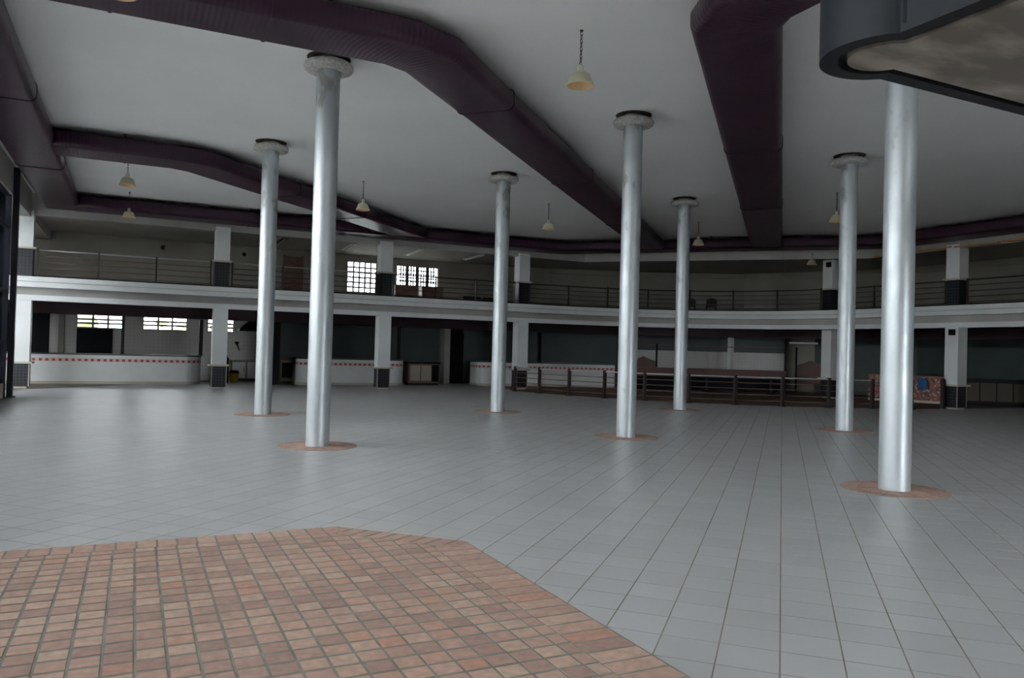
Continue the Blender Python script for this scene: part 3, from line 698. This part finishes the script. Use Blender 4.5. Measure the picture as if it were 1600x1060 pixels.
# open kitchen details
hood = MB(); hood.quadbox([(1.25, 21.5, 2.2), (2.3, 21.5, 2.2), (2.3, 22.25, 2.2), (1.25, 22.25, 2.2), (1.75, 21.8, 2.62), (2.3, 21.8, 2.62), (2.3, 22.25, 2.62), (1.75, 22.25, 2.62)])
hood.box(1.23, 2.3, 21.48, 22.26, 2.12, 2.2)
tag(obj('range_hood', hood, M['dark']), 'dark sloping range hood on the white tiled kitchen wall', 'hood')
k_ = thing('kitchen_cabinet', 'low white cabinet under the range hood in the open kitchen', 'cabinet', (1.0, 21.7, 0))
obj('body', bx(0, 1.2, .04, .55, .12, .86), M['wall'], k_); obj('plinth', bx(.03, 1.2, .1, .55, 0, .12), M['black'], k_)
for i in range(2): dd = obj('door', bx(.03 + .6 * i, .55 + .6 * i, .012, .038, .15, .82), M['white'], k_); obj('handle', bx(.48 + .6 * i, .5 + .6 * i, -.008, .012, .4, .6), M['black'], dd)
obj('worktop', bx(-.02, 1.22, 0, .55, .862, .9), M['beam'], k_)
tag(obj('wall_tap', MB().tube([(1.22, 22.26, 1.62), (1.22, 22.1, 1.62), (1.22, 22.06, 1.58)], .03).tube([(1.22, 22.1, 1.62), (1.3, 22.1, 1.36), (1.34, 22.12, 1.3)], .02).tube([(1.14, 22.13, 1.62), (1.3, 22.13, 1.62)], .018), M['dark']), 'dark tap with hose on the white tiled kitchen wall', 'tap')
yb = thing('tub', 'dull yellow plastic tub on the floor beside the white cabinet', 'tub', (1.0, 20.75, 0))
tb = MB().lathe([(.0, 0), (.15, 0), (.19, .38), (.2, .39), (.18, .39), (.145, .03), (0, .03)], 20); obj('body', tb, M['yellow'], yb)
obj('lid', MB().lathe([(0, .5), (.13, .5), (.2, .42), (.21, .39), (.2, .385), (0, .39)], 20), M['dark'], yb)
dk = thing('locker', 'black upright locker standing behind the second pillar', 'locker', (.42, 20.1, 0))
obj('body', bx(0, .3, 0, .4, .0, 1.02), M['black'], dk); obj('door', bx(.02, .28, -.015, -.001, .05, .97), M['dark'], dk); obj('top_tray', bx(.05, .25, .05, .3, 1.02, 1.1), M['dark'], dk)
st = thing('display_stand', 'stand with yellowish wooden frame and dark pane inside the green stall', 'stand', (2.75, 20.6, 0))
for a, b in ((0, .06), (.86, .92)): obj('upright', bx(a, b, 0, .06, 0, 1.0), M['wood'], st)
obj('top_rail', bx(-.1, 1.0, 0, .06, .94, 1.02), M['wood'], st); obj('pane', bx(.1, .78, .015, .045, .22, .84), M['dark'], st); obj('backing', bx(.06, .86, .047, .06, .08, .94), M['paleboard'], st)
cab = thing('serving_cabinet', 'serving cabinet with dark top and two beige front panels by the green wall', 'cabinet', (7.85, 19.2, 0))
obj('carcass', bx(0, 1.4, .03, .6, .1, .93), M['wood'], cab); obj('plinth', bx(.03, 1.37, .08, .6, 0, .1), M['black'], cab); obj('top', bx(-.03, 1.43, -.03, .63, .93, 1.0), M['dark'], cab)
for a, b in ((.08, .52), (.58, 1.02)): obj('front_panel', bx(a, b, .005, .029, .2, .86), M['paleboard'], cab)
obj('side_panel', bx(1.06, 1.36, .005, .029, .16, .88), M['dark'], cab)

# far corner bar, stools, saloon doors, slim column
bp = [(17.7, 16.7), (20.8, 15.4), (23.7, 13.6)]
t = thing('bar_counter', 'long bar with red-brown apron behind the curved railing', 'bar', (bp[0][0], bp[0][1], 0)); PP = [(x - bp[0][0], y - bp[0][1]) for x, y in bp]
obj('apron', MB().sweep([(0, .62), (.08, .62), (.08, .95), (0, .95)], PP), M['redwood'], t)
obj('body', MB().sweep([(.1, 0), (.3, 0), (.3, .95), (.1, .95)], PP), M['dark'], t)
obj('top', MB().sweep([(-.05, .955), (.55, .955), (.55, 1.0), (-.05, 1.0)], PP), M['redwood'], t)
def stool(x, y, lab):
    s_ = thing('bar_stool', lab, 'stool', (x, y, 0), 0, 'dark stools by the bar')
    obj('seat', MB().lathe([(0, .62), (.2, .62), (.23, .66), (.2, .7), (0, .71)], 24), M['black'], s_)
    obj('pedestal', MB().lathe([(.06, .02), (.05, .62)], 16), M['black'], s_); obj('base', MB().lathe([(0, 0), (.22, 0), (.2, .03), (.06, .06), (0, .06)], 24), M['black'], s_)
stool(20.3, 14.9, 'dark round bar stool beside the slim white column'); stool(22.6, 13.4, 'dark round bar stool nearer the pillar at the gallery bend')
sc_ = tag(put('slim_column', None, None, (22.15, 15.5, 0)), 'slim white column standing behind the red-brown bar', 'column')
obj('shaft', bx(-.1, .1, -.1, .1, .06, 2.92), M['white'], sc_); obj('foot', bx(-.13, .13, -.13, .13, 0.006, .06), M['baseboard'], sc_); obj('collar', bx(-.115, .115, -.115, .115, 2.0, 2.04), M['wood'], sc_)
tag(obj('dark_post', bx(18.15, 18.45, 18.3, 18.6, 0, 2.92).box(18.1, 18.5, 18.25, 18.65, 0, .08), M['dark']), 'dark post between the white counter and the far bar', 'post')
def saloon(x, y, rz, lab):
    d = thing('swing_door', lab, 'door', (x, y, 0), rz, 'saloon doors at the bar ends')
    for s in (-1, 1):
        pts = [(0, .45), (s * .58, .45), (s * .58, 1.28), (s * .3, 1.36), (0, 1.5)]
        b = MB(); b.v = [(a, -.02, z) for a, z in pts] + [(a, .02, z) for a, z in pts]; n_ = 5
        b.f = [tuple(range(5)), tuple(reversed(range(5, 10)))] + [(i, (i + 1) % 5, 5 + (i + 1) % 5, 5 + i) for i in range(5)]
        b.uv = [[(0, 0)] * len(f) for f in b.f]; b.sm = [False] * len(b.f)
        obj('leaf', b, M['redwood'], d); obj('jamb', bx(s * .62 - .04, s * .62 + .04, -.05, .05, 0, 2.1), M['dark'], d)
    return d
saloon(19.2, 18.2, math.radians(-28), 'dark saloon swing doors at the far end of the bar'); saloon(25.5, 13.9, math.radians(-50), 'dark saloon swing doors beside the pillar at the gallery bend')
tag(obj('tube_light', bx(-.6, .6, -.05, .05, -.04, .04).box(-.63, -.6, -.05, .05, -.045, .045).box(.6, .63, -.05, .05, -.045, .045), M['white'], None, (25.35, 14.2, 2.3), math.radians(-40)), 'pale fluorescent tube above the saloon doors', 'light')

# right side: mosaic counters, panelled bar, cloth
def mosaic(name, lab, path):
    t = thing(name, lab, 'counter', (path[0][0], path[0][1], 0), 0, 'orange mosaic counters'); P = [(x - path[0][0], y - path[0][1]) for x, y in path]
    obj('front', MB().sweep([(0, .1), (.5, .1), (.5, 1.0), (0, 1.0)], P), M['mosaic'], t); obj('base', MB().sweep([(-.02, .006), (.52, .006), (.52, .1), (-.02, .1)], P), M['baseboard'], t)
    obj('top', MB().sweep([(-.03, 1.0), (.53, 1.0), (.53, 1.04), (-.03, 1.04)], P), M['wood'], t); return t
mosaic('mosaic_counter', 'orange mosaic counter with a blue cloth, beside the last pillar', [(23.9, 9.4), (24.9, 6.75)])
mosaic('mosaic_counter', 'orange mosaic counter end cut by the right edge of the picture', [(26.3, 4.7), (26.3, 3.0)])
cl = MB()
for i in range(9):
    for j in range(7):
        w_ = math.sin(i * 1.1) * .02 + math.cos(j * 1.7 + i) * .015
        cl.v.append((.045 * i - .18 + .05 * math.sin(j * .9) + (j * .03), -.07 - abs(w_) , .92 - .07 * j - .015 * math.sin(i * 1.4) * j * .4))
for i in range(8):
    for j in range(6):
        a = i * 7 + j; cl.f.append((a, a + 7, a + 8, a + 1)); cl.uv.append([(0, 0)] * 4); cl.sm.append(True)
c_ = tag(obj('cloth', cl, M['blue'], None, (24.58, 7.6, .04), math.atan2(-2.65, 1.0)), 'crumpled blue cloth hanging on the orange mosaic counter', 'cloth')
md = c_.modifiers.new('thick', 'SOLIDIFY'); md.thickness = .012
pb = thing('panelled_bar', 'dark bar with brown front panels right of the last pillar', 'bar', (25.25, 6.35, 0), math.atan2(-1.3, 1.65))
obj('body', bx(0, 2.3, .03, .5, .12, .92), M['black'], pb); obj('top', bx(-.05, 2.35, -.08, .55, .92, 1.02), M['black'], pb); obj('plinth', bx(0, 2.3, .0, .5, .006, .12), M['slate'], pb)
for i in range(4): obj('front_panel', bx(.05 + .56 * i, .55 + .56 * i, .008, .029, .18, .86), M['barpanel'], pb)

# ---------------------------------------------------------------- gallery contents
def crate(x, y, w, lab, m, h=.72):
    b = thing('wooden_cabinet', lab, 'cabinet', (x, y, 3.46), 0, 'cabinets on the gallery')
    obj('carcass', bx(0, w, .025, .45, .05, h), m, b); obj('top', bx(-.02, w + .02, 0, .47, h, h + .03), m, b); obj('feet', bx(.03, w - .03, .06, .42, 0, .05), M['black'], b)
    for i in range(2): obj('door', bx(.03 + i * (w / 2 - .01), w / 2 - .02 + i * (w / 2 - .01), .002, .023, .09, h - .04), m, b)
    return b
crate(7.05, 18.8, .95, 'brown wooden cabinet on the gallery, beside the pillar, below the bright window', M['wood']); crate(8.22, 18.8, .95, 'brown wooden cabinet on the gallery, farther from the pillar, below the bright window', M['wood'])
for x, lab in ((10.1, 'low black box on the gallery floor behind the railing, beside the thin far column'), (11.05, 'low black box on the gallery floor hidden partly by the thin far column')):
    b = thing('storage_box', lab, 'box', (x, 18.8, 3.46), 0, 'black boxes on the gallery'); obj('body', bx(0, .8, 0, .5, 0, .38), M['black'], b); obj('lid', bx(-.02, .82, -.02, .52, .38, .44), M['dark'], b)
for x in (5.2, 8.05, 10.82):
    t = thing('tube_lamp', {5.2: 'fluorescent strip on the gallery ceiling before the tall window', 8.05: 'fluorescent strip on the gallery ceiling before the wide window', 10.82: 'fluorescent strip on the gallery ceiling nearest the corner'}[x], 'light', (x, 19.5, 5.74), 0, 'gallery strip lights')
    obj('housing', bx(-.1, .1, -1.0, 1.0, -.05, 0), M['white'], t); obj('tube', MB().tube([(0, -.95, -.07), (0, .95, -.07)], .02), M['white'], t)
t = thing('tube_lamp', 'fluorescent strip on the gallery ceiling behind the leftmost silver column', 'light', (2.48, 19.5, 5.74), 0, 'gallery strip lights')
obj('housing', bx(-.1, .1, -1.0, 1.0, -.05, 0), M['wood'], t); obj('tube', MB().tube([(0, -.95, -.07), (0, .95, -.07)], .02), M['white'], t)
for x, z, lab in ((-1.75, 5.42, 'small dark spotlight on the gallery wall left of the second pillar'), (1.4, 5.4, 'small dark spotlight on the gallery wall right of the second pillar')):
    s_ = thing('spotlight', lab, 'spotlight', (x, YB, z), 0, 'gallery wall spotlights'); obj('bracket', bx(-.03, .03, -.1, 0, -.03, .03), M['black'], s_); obj('head', MB().tube([(0, -.08, .02), (0, -.24, -.05)], .075, 12), M['black'], s_)
struct('door_3', bx(3.1, 3.85, YB - .05, YB - .002, 3.46, 5.45).box(3.05, 3.12, YB - .08, YB - .002, 3.46, 5.5).box(3.83, 3.9, YB - .08, YB - .002, 3.46, 5.5), M['wood'], 'brown door at the back of the gallery behind the near left column')
for x, y, z, lab in ((22.38, 4.8, 2.62, 'small black speaker high on the last pillar below the gallery'), (22.61, 10.3, 5.42, 'small black speaker at the head of the pillar at the gallery bend')):
    s_ = thing('speaker', lab, 'speaker', (x, y, z), 0, 'small pillar speakers'); obj('cabinet', bx(-.11, .0, -.09, .09, -.1, .1), M['black'], s_); obj('grille', bx(-.125, -.111, -.07, .07, -.08, .08), M['dark'], s_)
for x, y, lab in ((20.15, 16.0, 'low black chair on the gallery behind the curved railing, nearer the thinnest column'), (20.95, 15.5, 'low black chair on the gallery behind the curved railing, nearer the pillar')):
    ch_ = thing('chair', lab, 'chair', (x, y, 3.46), math.radians(-35), 'black gallery chairs')
    obj('seat', bx(-.23, .23, -.23, .23, .38, .43), M['black'], ch_)
    bk = MB().prism([(-.23, 0), (.23, 0), (.23, .2), (.16, .27), (0, .3), (-.16, .27), (-.23, .2)], 0, .04); bo = obj('backrest', bk, M['black'], ch_, (0, -.2, .44)); bo.rotation_euler = (math.radians(90), 0, 0)
    for sx in (-1, 1):
        for sy in (-1, 1): obj('leg', bx(sx * .2 - .018, sx * .2 + .018, sy * .2 - .018, sy * .2 + .018, 0, .38), M['black'], ch_)
# torn ceiling edge at the right
for i in range(5):
    y0 = 8.0 - i * 1.6
    tag(obj('batten', bx(22.36, 22.52, y0 - 1.5, y0, 5.5 + .02 * (i % 2), 5.56 + .02 * (i % 2)), M['orangewood']), ['raw orange batten in the torn ceiling edge, just before the last pillar, farthest', 'raw orange batten in the torn ceiling edge, next to the last pillar head, far side', 'raw orange batten in the torn ceiling edge directly above the last pillar', 'raw orange batten in the torn ceiling edge, just right of the last pillar', 'raw orange batten in the torn ceiling edge at the right border of the picture'][i], 'batten', 'raw battens under the ring duct')
# hedge outside the small kitchen windows
hd = MB()
for i in range(150):
    x = random.uniform(-10, 14); z = random.uniform(-.1, 2.5); y = 27 + random.uniform(0, 1.2) + (2.5 - z) * -.3; r_ = random.uniform(.3, .6)
    b = len(hd.v)
    hd.lathe([(0, z - r_ * .8), (r_ * .75, z - r_ * .4), (r_, z), (r_ * .7, z + r_ * .5), (0, z + r_ * .8)], 7, x, y, False)
tag(obj('hedge', hd, M['leaf']), 'bright green hedge seen through the small kitchen windows', 'hedge', None, 'stuff')
